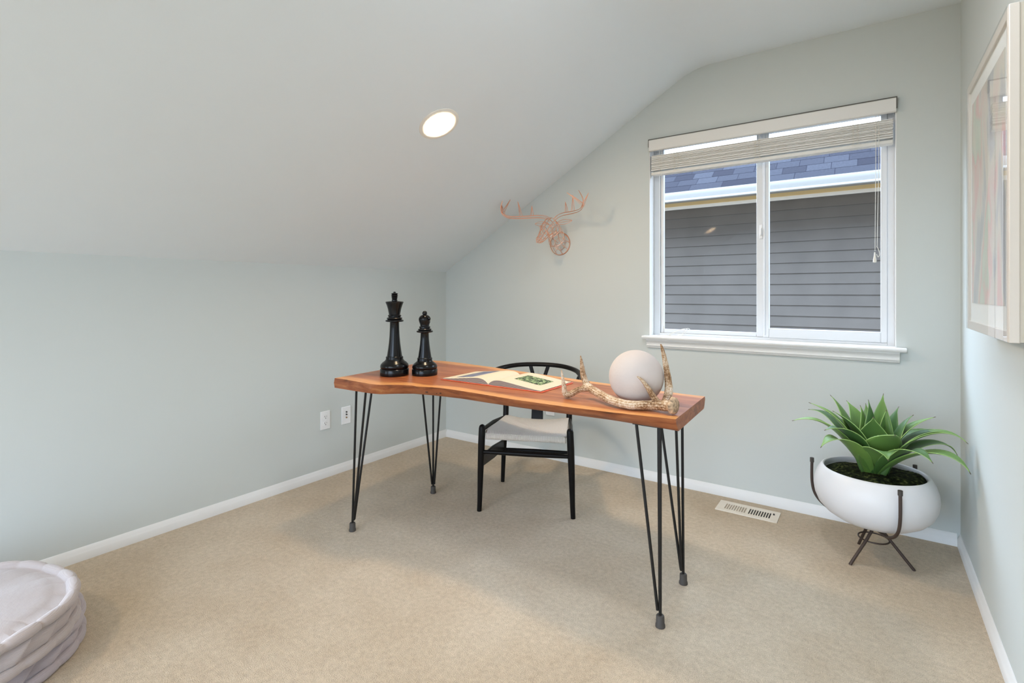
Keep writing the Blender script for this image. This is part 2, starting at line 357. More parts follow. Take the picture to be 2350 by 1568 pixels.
c1 = ramp(m_pic1, [(.3, (.03, .035, .05)), (.5, (.16, .17, .24)), (.62, (.22, .25, .42)), (.78, (.35, .36, .38))]); L(m_pic1, k1.outputs['Fac'], c1.inputs[0]); L(m_pic1, c1.outputs[0], P(m_pic1).inputs['Base Color'])
m_pic2 = M('picture_foliage', (.1, .2, .1), .5)
t2 = N(m_pic2, 'ShaderNodeTexCoord'); k2 = N(m_pic2, 'ShaderNodeTexNoise', Scale=60.0, Detail=5.0, Distortion=1.5); L(m_pic2, t2.outputs['Object'], k2.inputs['Vector'])
c2 = ramp(m_pic2, [(.36, (.012, .016, .012)), (.48, (.05, .09, .04)), (.56, (.28, .40, .18)), (.68, (.55, .62, .36))]); L(m_pic2, k2.outputs['Fac'], c2.inputs[0]); L(m_pic2, c2.outputs[0], P(m_pic2).inputs['Base Color'])

# abstract painting: soft vertical washes
m_art = M('abstract_print', (.6, .6, .55), .7)
t3 = N(m_art, 'ShaderNodeTexCoord'); q3 = N(m_art, 'ShaderNodeMapping'); q3.inputs['Scale'].default_value = (1, 6.0, 2.6); L(m_art, t3.outputs['Object'], q3.inputs[0])
k3 = N(m_art, 'ShaderNodeTexNoise', Scale=1.3, Detail=2.5, Distortion=.4); L(m_art, q3.outputs[0], k3.inputs['Vector'])
c3 = ramp(m_art, [(.30, (.34, .35, .36)), (.42, (.44, .45, .45)), (.46, (.58, .56, .47)), (.53, (.60, .50, .44)), (.58, (.64, .38, .35)), (.63, (.46, .54, .43)), (.74, (.62, .58, .48))])
L(m_art, k3.outputs['Fac'], c3.inputs[0]); L(m_art, c3.outputs[0], P(m_art).inputs['Base Color'])

# neighbour
m_siding = M('siding_grey', (.132, .118, .106), .8, spec=.2, var=.1, vscale=3)
m_shingle = M('shingle', (.2, .2, .3), .9, spec=.1)
th = N(m_shingle, 'ShaderNodeUVMap', uv_map='UVMap'); bk = N(m_shingle, 'ShaderNodeTexBrick', Scale=1.0)
bk.inputs['Color1'].default_value = (.017, .017, .025, 1); bk.inputs['Color2'].default_value = (.040, .042, .054, 1); bk.inputs['Mortar'].default_value = (.010, .010, .018, 1)
bk.inputs['Mortar Size'].default_value = .003; bk.inputs['Brick Width'].default_value = .21; bk.inputs['Row Height'].default_value = .137; bk.offset = .37; bk.squash = 1.6; bk.squash_frequency = 3
L(m_shingle, th.outputs[0], bk.inputs['Vector'])
gn = N(m_shingle, 'ShaderNodeTexNoise', Scale=60.0, Detail=3.0); L(m_shingle, th.outputs[0], gn.inputs['Vector'])
rg = ramp(m_shingle, [(.3, (.8, .8, .8)), (.7, (1.15, 1.15, 1.15))]); L(m_shingle, gn.outputs['Fac'], rg.inputs[0])
mg2 = N(m_shingle, 'ShaderNodeMix', data_type='RGBA', blend_type='MULTIPLY'); mg2.inputs[0].default_value = 1; L(m_shingle, bk.outputs['Color'], mg2.inputs[6]); L(m_shingle, rg.outputs[0], mg2.inputs[7])
L(m_shingle, mg2.outputs[2], P(m_shingle).inputs['Base Color'])

# ------------------------------------------------------------------ room shell
def setting(o, label, cat): return tag(o, label, cat, kind='structure')
b = MB(); b.box(-.15, W + .15, REAR - .1, .16, -.12, 0)
setting(b.build('floor', m_carpet), 'beige cut-pile carpet covering the whole floor', 'floor')
b = MB(); b.box(-.15, 0, -3.0, .16, 0, K + .05); b.box(-.15, 0, REAR - .1, -4.6, 0, K + .05)   # gap behind the viewer: opening to the landing
setting(b.build('wall_left', m_wall), 'low grey-green knee wall under the sloped ceiling', 'wall')
b = MB(); b.box(W, W + .15, REAR - .1, .16, 0, CZ + .05)
setting(b.build('wall_right', m_wall), 'grey-green right wall carrying the framed picture', 'wall')
def zc(x): return min(CZ, K + (CZ - K) * x / XC)
b = MB()
b.prism([(0, 0), (WX0, 0), (WX0, zc(WX0) + .05), (0, K + .05)], 0, .16)
b.prism([(WX0, 0), (WX1, 0), (WX1, WZ0), (WX0, WZ0)], 0, .16)
b.prism([(WX0, WZ1), (WX1, WZ1), (WX1, CZ + .05), (XC, CZ + .05), (WX0, zc(WX0) + .05)], 0, .16)
b.prism([(WX1, 0), (W, 0), (W, CZ + .05), (WX1, CZ + .05)], 0, .16)
setting(b.build('wall_back', m_wall, smooth=False), 'grey-green gable wall with the sliding window', 'wall')
b = MB()   # wall behind the viewer with a wide opening to the next room
for x0, x1, z0, z1 in ((-.15, .70, 0, K + .62), (2.90, W + .15, 0, CZ + .05), (.70, 2.90, 2.10, CZ + .05)): b.box(x0, x1, REAR - .1, REAR, z0, z1)
setting(b.build('wall_rear', m_wall, smooth=False), 'wall behind the viewer with a wide opening', 'wall')
prof = [(-.15, K - .15 * (CZ - K) / XC)]
prof += [(XC - .09, zc(XC - .09))]
for i in range(1, 8):
    t = i / 8; a = Vector((XC - .09, zc(XC - .09))); c_ = Vector((XC, CZ - .004)); d_ = Vector((XC + .09, CZ)); q = a * (1-t)**2 + c_ * 2*t*(1-t) + d_ * t*t; prof.append((q.x, q.y))
prof += [(XC + .09, CZ), (W + .15, CZ)]
b = MB(); b.prism(prof + [(W + .15, CZ + .12), (XC, CZ + .12), (-.15, K + .05)], REAR - .1, .16)
setting(b.build('ceiling', m_ceil, angle=25), 'pale ceiling sloping down to the left, flat on the right', 'ceiling')
b = MB(); b.prism([(-4, 2.62), (7, 2.62), (7, 3.0), (2.2, 3.9), (-4, 2.7)], REAR - .1, .16)  # unseen block, added to cut the sky light on the neighbour's siding
setting(b.build('sky_blocker', m_siding, smooth=False), 'added block above the ceiling, out of view, keeping sky light off the neighbouring house', 'roof')
def bb(name, pts_fn, lab):
    b = MB(); pts_fn(b); setting(b.build(name, m_white, angle=30), lab, 'baseboard')
bprof = [(0, 0), (BBT, 0), (BBT, BBH * .54), (BBT * .86, BBH * .60), (BBT * .55, BBH * .80), (BBT * .30, BBH * .97), (BBT * .2, BBH), (0, BBH)]
bb('baseboard_left', lambda b: b.prism([(d, z) for d, z in bprof], REAR, 0), 'white baseboard along the knee wall')
bb('baseboard_back', lambda b: b.prism([(-d, z) for d, z in bprof], BBT, W - BBT, 'x'), 'white baseboard under the window')
bb('baseboard_right', lambda b: b.prism([(W - d, z) for d, z in bprof], REAR, 0), 'white baseboard along the right wall')

# ------------------------------------------------------------------ window
win = thing('window_1', ((WX0 + WX1) / 2, .08, WZ0), 'white vinyl two-pane sliding window over the desk', 'window', kind='structure')
wo = tuple(win.location)
b = MB()   # painted returns of the opening
b.box(WX0 - .002, WX0 + .004, .001, .15, .902, WZ1); b.box(WX1 - .004, WX1 + .002, .001, .15, .902, WZ1); b.box(WX0, WX1, .001, .15, WZ1 - .004, WZ1 + .002)
b.build('jamb_liner', m_white, win, wo, smooth=False)
b = MB()
fx0, fx1, fz0, fz1 = WX0 + .004, WX1 - .004, .888, WZ1 - .004
b.box(fx0, fx0 + .038, .075, .145, fz0, fz1); b.box(fx1 - .03, fx1, .075, .145, fz0, fz1)
b.box(fx0 + .038, fx1 - .03, .075, .145, fz0, .916); b.box(fx0 + .038, fx1 - .03, .075, .145, fz1 - .018, fz1)
b.build('window_frame', m_vinyl, win, wo, bevel=.002)
b = MB()   # sliding sash (left)
b.box(1.742, 1.762, .088, .112, .916, 2.092); b.box(2.297, 2.333, .088, .112, .916, 2.092); b.box(1.762, 2.297, .088, .112, .916, .940); b.box(1.762, 2.297, .088, .112, 2.074, 2.092)
sash = b.build('sash', m_vinyl, win, wo, bevel=.003)
b = MB(); b.box(1.760, 2.299, .098, .103, .938, 2.076); b.build('pane', m_glass, sash, wo, smooth=False)
b = MB(); b.box(2.315, 2.331, .078, .088, 1.475, 1.555); b.box(2.318, 2.326, .066, .078, 1.492, 1.535); b.build('latch', m_latch, sash, wo, bevel=.003)
b = MB()   # fixed sash (right), nearer the room
b.box(2.333, 2.364, .070, .112, .916, 2.092); b.box(2.874, 2.901, .070, .112, .916, 2.092); b.box(2.364, 2.874, .070, .112, .916, .968); b.box(2.364, 2.874, .070, .112, 2.070, 2.092)
b.box(2.340, 2.346, .064, .070, .93, 2.09)
s2 = b.build('sash', m_vinyl, win, wo, bevel=.003)
b = MB(); b.box(2.362, 2.876, .086, .091, .966, 2.072); b.build('pane', m_glass, s2, wo, smooth=False)

b = MB()
b.prism([(-.052, .888), (-.048, .8835), (.14, .8835), (.14, .9025), (-.044, .9025), (-.050, .900), (-.0535, .894)], WX0 + .004, WX1 - .004, 'x')
b.prism([(-.052, .888), (-.048, .8835), (-.0005, .8835), (-.0005, .9025), (-.044, .9025), (-.050, .900), (-.0535, .894)], 1.669, WX0 + .004, 'x')
b.prism([(-.052, .888), (-.048, .8835), (-.0005, .8835), (-.0005, .9025), (-.044, .9025), (-.050, .900), (-.0535, .894)], WX1 - .004, 2.973, 'x')
sill = thing('trim_1', (2.32, 0, .88), 'white moulded window stool and apron under the window', 'window sill', kind='structure'); so = tuple(sill.location)
b.build('sill_board', m_white, sill, so, angle=30)
b = MB(); ap = [(0, .8835), (-.036, .8835), (-.035, .874), (-.027, .868), (-.021, .858), (-.019, .848), (-.024, .845), (-.024, .842), (-.019, .840), (-.014, .830), (-.006, .826), (0, .826)]
b.prism(ap, 1.690, 2.947, 'x'); b.build('apron', m_white, sill, so, angle=30)

# ------------------------------------------------------------------ blind
bl = thing('window_blind', (2.317, .0, 2.115), 'white horizontal slat blind pulled up at the top of the window', 'blind'); bo = tuple(bl.location)
b = MB(); b.prism([(-.024, 2.050), (-.018, 2.046), (-.006, 2.046), (-.006, 2.115), (-.020, 2.115), (-.024, 2.110)], 1.7045, 2.9335, 'x')
b.build('valance', m_blind, bl, bo, angle=30)
b = MB(); b.box(1.700, 2.938, -.022, -.003, 2.1155, 2.1195); b.box(1.700, 1.7042, -.022, -.003, 2.072, 2.1155); b.box(2.9338, 2.938, -.022, -.003, 2.066, 2.1155)  # dark strips stand in for the shade in the gap round the valance
b.build('valance_gap_shade', m_gap_shade, bl, bo, smooth=False)['label'] = 'dark strip painted as the shadow gap around the valance'
b = MB(); b.box(1.708, 2.926, .006, .052, 2.062, 2.104); b.build('headrail', m_blind, bl, bo, bevel=.003)
b = MB(); rr = random.Random(3)
for k in range(17):
    z = 1.9255 + k * .0056; j = rr.uniform(-.003, .003); tilt = rr.uniform(-.0012, .0012)
    pr_ = [(-.004 + j, z + tilt), (.020 + j, z + .0022), (.046 + j, z - tilt), (.046 + j, z + .0042 - tilt), (.020 + j, z + .0062), (-.004 + j, z + .0042 + tilt)]
    b.prism(pr_, 1.712 + rr.uniform(0, .003), 2.923 - rr.uniform(0, .003), 'x')
b.build('slats', m_blind, bl, bo, smooth=False)
b = MB(); b.box(1.712, 2.923, -.004, .046, 1.899, 1.918); b.build('bottom_rail', m_blind, bl, bo, bevel=.004)
for lx in (1.869, 2.317, 2.769):
    b = MB()
    for dx in (-.010, .010):
        pts = []; zz0 = 1.915
        for k in range(24): pts.append((lx + dx + (.004 if k % 2 else -.003), -.0075 - (.004 if k % 2 else 0), zz0 + k * .0046))
        b.tube(pts + [(lx + dx, -.006, 2.05)], .0012, 5)
    b.tube([(lx - .016 + .032 * t / 6, -.008 - .004 * math.sin(PI * t / 6), 1.916 - .003 * math.sin(PI * t / 6)) for t in range(7)], .0013, 5)
    b.build('ladder_cord', m_cord, bl, bo)
for x0, x1, zb in ((2.853, 2.850, 1.375), (2.865, 2.859, 1.40)):
    b = MB(); b.tube(smooth_curve([(x0, -.012, 2.06), (x0, -.011, 1.8), (lerp(x0, x1, .7), -.011, 1.55), (x1, -.011, zb)], 5), .0011, 6); b.build('lift_cord', m_cord, bl, bo)
b = MB(); b.lathe([(.0012, .052), (.003, .05), (.004, .035), (.0075, .012), (.008, .003), (.006, 0)], (2.849, -.011, 1.318), 14); b.build('tassel', m_cord, bl, bo)
b = MB(); b.tube(smooth_curve([(2.857, -.011, 1.40), (2.866, -.012, 1.375), (2.868, -.012, 1.355), (2.862, -.011, 1.345), (2.856, -.011, 1.36)], 5), .0014, 6); b.build('tassel', m_cord, bl, bo)
for x0 in (1.769, 1.779):
    b = MB(); b.tube(smooth_curve([(x0, -.010, 2.06), (x0, -.010, 1.6), (x0 + .004, -.008, 1.2), (x0 + .012, -.006, .965)], 5), .0008, 5); b.build('tilt_cord', m_cord, bl, bo)
b = MB(); b.lathe([(.001, .02), (.0035, .016), (.004, .004), (.002, 0)], (1.796, -.010, .946), 12); b.build('tassel', m_cord, bl, bo)
b = MB()   # spare cord left coiled on the sill
loop = lambda c, rx, rz, k: [(c[0] + rx * math.cos(t) , c[1] + .012 * math.sin(t * 2 + k), max(.9042, c[2] + rz * math.sin(t) + .42 * rx * math.cos(t))) for t in [2 * PI * i / 28 for i in range(28)]]
b.tube(loop((1.868, .018, .922), .058, .016, 0), .0014, 6, closed=True)
b.tube(loop((1.876, .024, .920), .062, .019, 1), .0014, 6, closed=True)
b.tube(smooth_curve([(1.74, .03, .9042), (1.77, .035, .9045), (1.80, .03, .905), (1.83, .02, .906)], 5), .0014, 6)
tag(b.build('blind_cord', m_cord, org=(1.868, .02, .903)), 'loose white cord coiled at the left end of the window sill', 'cord')

# ------------------------------------------------------------------ recessed downlights
nrm = Vector((CZ - K, 0, -XC)).normalized()
def downlight(y, lab, m_lens=m_lens):
    x = 1.104; org = (x, y, K + (CZ - K) * x / XC)
    t = thing('recessed_light', org, lab, 'ceiling light', group=None)
    rot = Vector((0, 0, 1)).rotation_difference(nrm).to_matrix()
    b = MB(); b.lathe([(.074, -.004), (.076, .001), (.082, .0035), (.094, .0035), (.1015, .0015), (.1025, -.001)], n=48, fn=lambda p: rot @ p)
    b.f = [f for f in b.f if len(f) == 4]; b.m = b.m[:len(b.f)]
    b.build('trim_ring', M('trim_warm', (.80, .76, .69), .5) if 'trim_warm' not in bpy.data.materials else bpy.data.materials['trim_warm'], t, solid=.0015)
    b = MB(); b.lathe([(.0745, .001), (.073, .0035), (.04, .0058), (.004, .0065)], n=40, fn=lambda p: rot @ p); b.build('lens', m_lens, t)
    return t
downlight(-1.268, 'lit round recessed downlight in the sloped ceiling')['group'] = 'recessed downlights in the slope'
downlight(-3.75, 'second recessed downlight behind the viewer, seen only as an orange reflection in the window', m_lens2)['group'] = 'recessed downlights in the slope'

fl = thing('added_ceiling_fill', (2.52, -1.75, CZ), 'added round fill light on the flat ceiling, out of view above the desk', 'ceiling light')  # unseen fill lamp, added to brighten the room
b = MB(); b.lathe([(.165, 0), (.170, -.004), (.170, -.022), (.160, -.026), (.155, -.022), (.155, 0)], n=48); b.build('trim_ring', m_white, fl)
b = MB(); b.lathe([(.156, -.020), (.15, -.034), (.11, -.046), (.05, -.052), (.004, -.053)], n=40); b.build('diffuser', m_diff, fl)

# ------------------------------------------------------------------ neighbouring house
nb_ = thing('neighboring_house', (2.0, 3.0, 0), 'dark grey lap-sided neighbouring house with purple-grey shingle roof outside the window', 'house'); no = tuple(nb_.location)
b = MB(); z = 1.931 + .1118 * 1
for k in range(40):
    zk = 1.931 + .1118 * (1 - k)
    b.prism([(3.0, zk), (2.984, zk), (2.997, zk + .1118 + .012), (3.02, zk + .1118 + .012)], -4.5, 7.5, 'x')
b.box(-4.5, 7.5, 3.02, 3.2, -3, 2.3)
b.build('siding', m_siding, nb_, no, smooth=False)
b = MB(); b.box(-4.5, 7.5, 2.972, 3.0, 2.150, 2.187); b.build('frieze_board', m_frieze, nb_, no, bevel=.002)
b = MB(); b.box(-4.5, 7.5, 2.58, 3.02, 2.186, 2.205); b.build('soffit', m_soffit, nb_, no, smooth=False)
b = MB(); b.box(-4.5, 7.5, 2.56, 2.585, 2.166, 2.27); b.build('fascia', m_gutter, nb_, no, smooth=False)
b = MB(); b.prism([(2.56, 2.155), (2.47, 2.155), (2.462, 2.162), (2.462, 2.172), (2.47, 2.182), (2.455, 2.215), (2.448, 2.236), (2.448, 2.256), (2.463, 2.256), (2.463, 2.242), (2.475, 2.20), (2.55, 2.17), (2.56, 2.17)], -4.5, 7.5, 'x')
b.build('gutter', m_gutter, nb_, no, angle=30)
b = MB(); dy, dz = .115, .085
for k in range(7):
    y0, z0 = 2.535 + k * dy, 2.262 + k * dz; y1, z1 = y0 + dy * 1.3, z0 + dz * 1.3
    off = [0, .13, .05, .31, .22, .4][k % 6] + k * .07
    vs = []; uvs = []
    nx = 60
    for i in range(nx + 1):
        x = -4.5 + 12 * i / nx
        vs += [(x, y0, z0), (x, y0 - .004, z0 + .010), (x, y1, z1 + .010)]
        uvs += [(x + off, k * .137 + .001), (x + off, k * .137 + .004), (x + off, k * .137 + .136)]
    fs = []
    for i in range(nx): a = i * 3; fs += [(a, a+1, a+4, a+3), (a+1, a+2, a+5, a+4)]
    b.add(vs, fs, uvs)
b.slot = 0; b.add([(-4.5, 3.37, 2.88), (7.5, 3.37, 2.88), (7.5, 5.0, 2.2), (-4.5, 5.0, 2.2)], [(0, 1, 2, 3)], [(0, 0), (12, 0), (12, 1.6), (0, 1.6)])
b.build('roof', m_shingle, nb_, no, smooth=False)

# ------------------------------------------------------------------ wall plates and floor register
def plate_left(y, z, lab, kind):
    t = thing('wall_outlet' if kind == 'duplex' else 'cable_wall_plate', (0, y, z), lab, 'outlet' if kind == 'duplex' else 'wall plate')
    b = MB(); b.box(0, .006, -.0355, .0355, -.0575, .0575); pl = b.build('cover_plate', m_plate, t, bevel=.003, seg=3)
    if kind == 'duplex':
        for dz_ in (.0205, -.0205):
            b = MB(); pts = []
            for i in range(24):
                a = 2 * PI * i / 24; pts.append((.0165 * math.cos(a), max(-.0135, min(.0135, .0165 * math.sin(a))) + dz_))
            b.prism(pts, .004, .0078, 'x'); b.slot = 1
            b.box(.0076, .0083, -.0080, -.0055, dz_ + .000, dz_ + .008); b.box(.0076, .0083, .0055, .0075, dz_ + .001, dz_ + .0075)
            b.prism([(.0028 * math.cos(2*PI*i/10), .0028 * math.sin(2*PI*i/10) + dz_ - .007) for i in range(10)], .0076, .0083, 'x')
            b.build('receptacle', [m_plate, m_slot], t, smooth=False)
    else:
        for dz_, mt in ((.022, m_slot), (.006, m_slot), (-.014, m_brass)):
            b = MB(); rot = Matrix.Rotation(PI / 2, 3, 'Y')
            b.lathe([(.0052, 0), (.0052, .002), (.0042, .003), (.0042, .0085), (.0015, .0085)], (.0045, 0, dz_), 14, fn=lambda p: rot @ p); b.build('jack', mt, t)
    b = MB(); b.lathe([(.0028, 0), (.0028, .0006), (.0014, .0009)], (.0058, 0, 0 if kind == 'duplex' else .045), 12, fn=lambda p: Matrix.Rotation(PI / 2, 3, 'Y') @ p); b.build('screw', m_plate, t)
    if kind != 'duplex':
        b = MB(); b.lathe([(.0028, 0), (.0028, .0006), (.0014, .0009)], (.0058, 0, -.045), 12, fn=lambda p: Matrix.Rotation(PI / 2, 3, 'Y') @ p); b.build('screw', m_plate, t)
    return t
p0_ = plate_left(-1.131, .362, 'white duplex power outlet low on the knee wall', 'duplex')
plate_left(-.974, .363, 'white plate with two black jacks and a brass jack, right of the power outlet', 'cable')
p3 = plate_left(0, 0, 'white outlet plate on the window wall, mostly hidden by the desk edge behind the chair', 'duplex')
p0_['group'] = p3['group'] = 'duplex wall outlets'
p3.location = (.985, 0, .362); p3.rotation_euler = (0, 0, -PI / 2)

vt = thing('floor_vent', (2.293, -.151, 0), 'cream metal floor register with slots in the carpet under the window', 'floor vent')
b = MB(); x0, x1, y0, y1, z0, z1 = -.150, .150, -.072, .072, .000, .0045
b.box(x0, x1, y0, -.038, z0, z1); b.box(x0, x1, .038, y1, z0, z1); b.box(x0, -.111, -.038, .038, z0, z1); b.box(-.0075, .0075, -.038, .038, z0, z1); b.box(.111, x1, -.038, .038, z0, z1)
for sx0 in (-.111, .0075):                             # nine slots on either side of the middle bar
    for k in range(8): b.box(sx0 + .0066 + k * .0121, sx0 + .0121 + k * .0121, -.038, .038, z0, z1)
b.build('grille', m_vent, vt, bevel=.0008)
b = MB(); b.box(.0, .118, -.04, .04, .0003, .0012); b.build('duct', m_slot, vt, smooth=False)
b = MB(); b.box(-.118, -.0, -.04, .04, .0003, .0012); b.build('damper', M('damper_tan', (.42, .36, .29), .6), vt, smooth=False)
b = MB(); b.lathe([(.0042, 0), (.0042, .007), (.003, .009), (.001, .0095)], (.124, .018, .003), 12); b.build('lever', m_slot, vt)

# ------------------------------------------------------------------ framed picture on the right wall
PD = .0685; py0, py1, pz0, pz1 = -1.405, -.768, 1.047, 1.872; px = W - PD
pc = thing('framed_picture', (W, (py0 + py1) / 2, (pz0 + pz1) / 2), 'large cream-framed abstract painting in pink, grey and green on the right wall', 'picture'); po = tuple(pc.location)
fw = .028
fd = px + .020
b = MB()
b.box(px, fd, py0, py0 + fw, pz0, pz1); b.box(px, fd, py1 - fw, py1, pz0, pz1); b.box(px, fd, py0 + fw, py1 - fw, pz0, pz0 + fw); b.box(px, fd, py0 + fw, py1 - fw, pz1 - fw, pz1)
b.build('frame', m_frame, pc, po, bevel=.002)
b = MB(); b.box(fd, W, py0 + .002, py1 - .002, pz0 + .002, pz1 - .002); b.build('backing', m_back, pc, po, smooth=False)
b = MB(); b.box(px + .006, fd - .001, py0 + fw, py1 - fw, pz0 + fw, pz1 - fw); b.build('mat_board', m_mat, pc, po, smooth=False)
b = MB(); b.box(px + .0045, px + .0058, py0 + fw + .045, py1 - fw - .035, pz0 + fw + .06, pz1 - fw - .05); b.build('painting', m_art, pc, po, smooth=False)
b = MB(); b.box(px - .003, px - .0005, py0 + .001, py1 - .001, pz0 + .001, pz1 - .001); b.build('glazing', m_pglass, pc, po, smooth=False)

# ------------------------------------------------------------------ desk
TT, TB = .748, .701
ft = [(.663, -1.543), (.762, -1.541), (.87, -1.547), (.94, -1.548), (.98, -1.545), (1.01, -1.529), (1.05, -1.494), (1.085, -1.478), (1.12, -1.468), (1.16, -1.473), (1.20, -1.461), (1.226, -1.449), (1.27, -1.442), (1.34, -1.434), (1.49, -1.442), (1.63, -1.452), (1.76, -1.454), (1.91, -1.45), (2.075, -1.435), (2.2, -1.42), (2.297, -1.404)]
fb = [(.665, -1.544), (.80, -1.543), (.93, -1.538), (.98, -1.524), (1.03, -1.475), (1.096, -1.429), (1.2, -1.404), (1.348, -1.386), (1.5, -1.388), (1.67, -1.386), (1.865, -1.373), (2.04, -1.362), (2.2, -1.366), (2.294, -1.373)]
bt = [(.600, -.800), (.618, -.780), (.66, -.770), (.72, -.767), (.83, -.773), (.98, -.793), (1.08, -.805), (1.4, -.856), (1.7, -.898), (1.84, -.918), (2.05, -.945), (2.175, -.956), (2.28, -.961)]
desk = thing('desk', (1.47, -1.15, 0), 'live-edge reddish wood slab desk on black hairpin legs', 'desk'); do = tuple(desk.location)
b = MB(); NS = 110; NA = 16; rj = random.Random(5); wob = [0] * (NS + 1)
for i in range(1, NS + 1): wob[i] = wob[i-1] * .6 + rj.uniform(-.0013, .0013)
rows = []; ruv = []
for i in range(NS + 1):
    s = i / NS
    xf, xb = lerp(.664, 2.2965, s), lerp(.608, 2.278, s)
    yft, yfb, yb = interp(ft, xf) + wob[i], interp(fb, xf), interp(bt, xb) - wob[NS - i]
    ring = []; uvr = []
    for k in range(NA + 1):                 # top, front to back
        t = k / NA; ring.append((lerp(xf, xb, t), lerp(yft, yb, t), TT)); uvr.append((s, t))
    ring.append((xb, yb + .004, TT - .012)); uvr.append((s, 1.0)); ring.append((xb, yb - .012, TB + .004)); uvr.append((s, 1.0)); ring.append((xb, yb - .02, TB)); uvr.append((s, 1.0))
    for k in range(1, 4): t = 1 - k / 4; ring.append((lerp(xf, xb, t), lerp(yfb, yb - .02, t), TB)); uvr.append((s, t))
    ring.append((xf, yfb, TB)); uvr.append((s, 0)); ring.append((xf, lerp(yft, yfb, .82), TB + .004)); uvr.append((s, 0))
    ring.append((xf, lerp(yft, yfb, .42) - .004 + wob[i] * 2, lerp(TB, TT, .5))); uvr.append((s, 0)); ring.append((xf, lerp(yft, yfb, .07) - .001, TT - .006)); uvr.append((s, 0))
    rows.append(ring); ruv.append(uvr)
n = len(rows[0]); b.v = [p for r in rows for p in r]; b.uv = {i: q for i, q in enumerate([q for r in ruv for q in r])}
for i in range(NS):
    for k in range(n):
        k2 = (k + 1) % n; b.f.append([i*n+k, i*n+k2, (i+1)*n+k2, (i+1)*n+k])
        b.m.append(0 if k < NA else 1)
b.f.append(list(range(n))[::-1]); b.m.append(1); b.f.append([NS*n + k for k in range(n)]); b.m.append(1)
top = b.build('tabletop', [m_wood, m_edge], desk, do, angle=35)
for kx, kz, kr in ((1.185, .722, .007), (1.255, .720, .0035), (1.235, .717, .002)):     # knots on the front edge
    yk = lerp(interp(ft, kx), interp(fb, kx), .5) - .0035
    b = MB(); b.lathe([(kr, -.004), (kr * .8, .0), (kr * .3, .0008)], (0, 0, 0), 14, fn=lambda p: Vector((p.x * 1.25 + kx, yk - p.z, p.y * .8 + kz))); b.build('knot', M('knot', (.05, .018, .010), .6) if 'knot' not in bpy.data.materials else bpy.data.materials['knot'], top, do)
def hairpin(foot, A, B, Cc, lean=(0, 0)):
    fx, fy = foot; zt = TB - .004; h0 = .055
    b = MB()
    tops = [(fx + B[0], fy + B[1]), (fx + A[0], fy + A[1]), (fx + Cc[0], fy + Cc[1])]
    b.tube([(fx, fy, .030), (*tops[0], zt)], .0056, 10)
    for t_, dxy in ((tops[1], A), (tops[2], Cc)):
        d = Vector((dxy[0], dxy[1])); d = d.normalized() * .0105 if d.length else d
        b.tube([(fx + d.x * .9, fy + d.y * .9, h0), (*t_, zt)], .0056, 10)
    # triangular mounting plate
    cxy = Vector((sum(p[0] for p in tops) / 3, sum(p[1] for p in tops) / 3)); pl = []
    for p in tops: v = Vector(p) - cxy; v = v + v.normalized() * .014; pl.append((cxy.x + v.x, cxy.y + v.y))
    b.prism(pl, TB - .0055, TB - .0002, 'z')
    lg = b.build('leg', m_black, desk, do)
    b = MB(); b.lathe([(.0155, 0), (.0170, .002), (.0162, .010), (.0145, .012), (.0140, .038), (.012, .041), (.007, .0415)], (fx, fy, .0), 20); b.build('foot_cap', m_rubber, lg, do)
hairpin((.745, -1.500), (.10, 0), (.030, 0), (.036, .092))
hairpin((.740, -.927), (.068, 0), (0, 0), (0, -.098))
hairpin((2.225, -1.348), (-.087, 0), (0, 0), (-.03, .07))
hairpin((2.213, -1.035), (-.10, .0), (-.006, .005), (-.022, -.03))

# ------------------------------------------------------------------ wishbone-style chair
ch = thing('wooden_chair', (1.340, -.861, 0), 'black wooden chair with woven pale cord seat behind the desk', 'chair', rz=math.radians(24.2))
for s in (-1, 1):
    b = MB(); b.tube([(s*.250, 0, 0), (s*.2475, 0, .06), (s*.243, 0, .22), (s*.238, 0, .36), (s*.2345, 0, .445), (s*.234, 0, .455), (s*.234, 0, .461), (s*.234, 0, .4645)], [.0125, .0132, .0165, .0185, .0178, .0155, .011, .004], 16); b.build('leg', m_blackwood, ch)
    b = MB(); b.tube(smooth_curve([(s*.213, .44, 0), (s*.208, .442, .15), (s*.200, .445, .30), (s*.196, .452, .40), (s*.200, .468, .49), (s*.222, .462, .57), (s*.247, .405, .635), (s*.262, .325, .676)], 5), [.0115 + .006 * min(1, i / 12) - .006 * max(0, (i - 18) / 17) for i in range(36)], 14); b.build('leg', m_blackwood, ch)
b = MB(); rail = smooth_curve([(-.285, .10, .672), (-.283, .22, .676), (-.272, .34, .684), (-.238, .45, .697), (-.16, .53, .708), (-.06, .562, .713), (.06, .562, .713), (.16, .53, .708), (.238, .45, .697), (.272, .34, .684), (.283, .22, .676), (.285, .10, .672)], 6)
nr = len(rail); b.tube(rail, [.016 if 2 < i < nr - 3 else .012 for i in range(nr)], 14, flat=(.85, 1.05)); b.build('top_rail', m_blackwood, ch)
b = MB()
def plank(pts, th=.011):
    """pts: (xc, half width, y, z)"""
    vs = []
    for xc, hw, y, z in pts: vs += [(xc - hw, y - th/2, z), (xc + hw, y - th/2, z), (xc + hw, y + th/2, z), (xc - hw, y + th/2, z)]
    fs = [(3, 2, 1, 0)]
    for i in range(len(pts) - 1):
        for k in range(4): fs.append((i*4+k, i*4+(k+1) % 4, (i+1)*4+(k+1) % 4, (i+1)*4+k))
    q = (len(pts) - 1) * 4; fs.append((q, q+1, q+2, q+3)); b.add(vs, fs)
plank([(0, .036, .450, .375), (0, .035, .468, .46), (0, .037, .50, .54), (0, .046, .53, .61)])
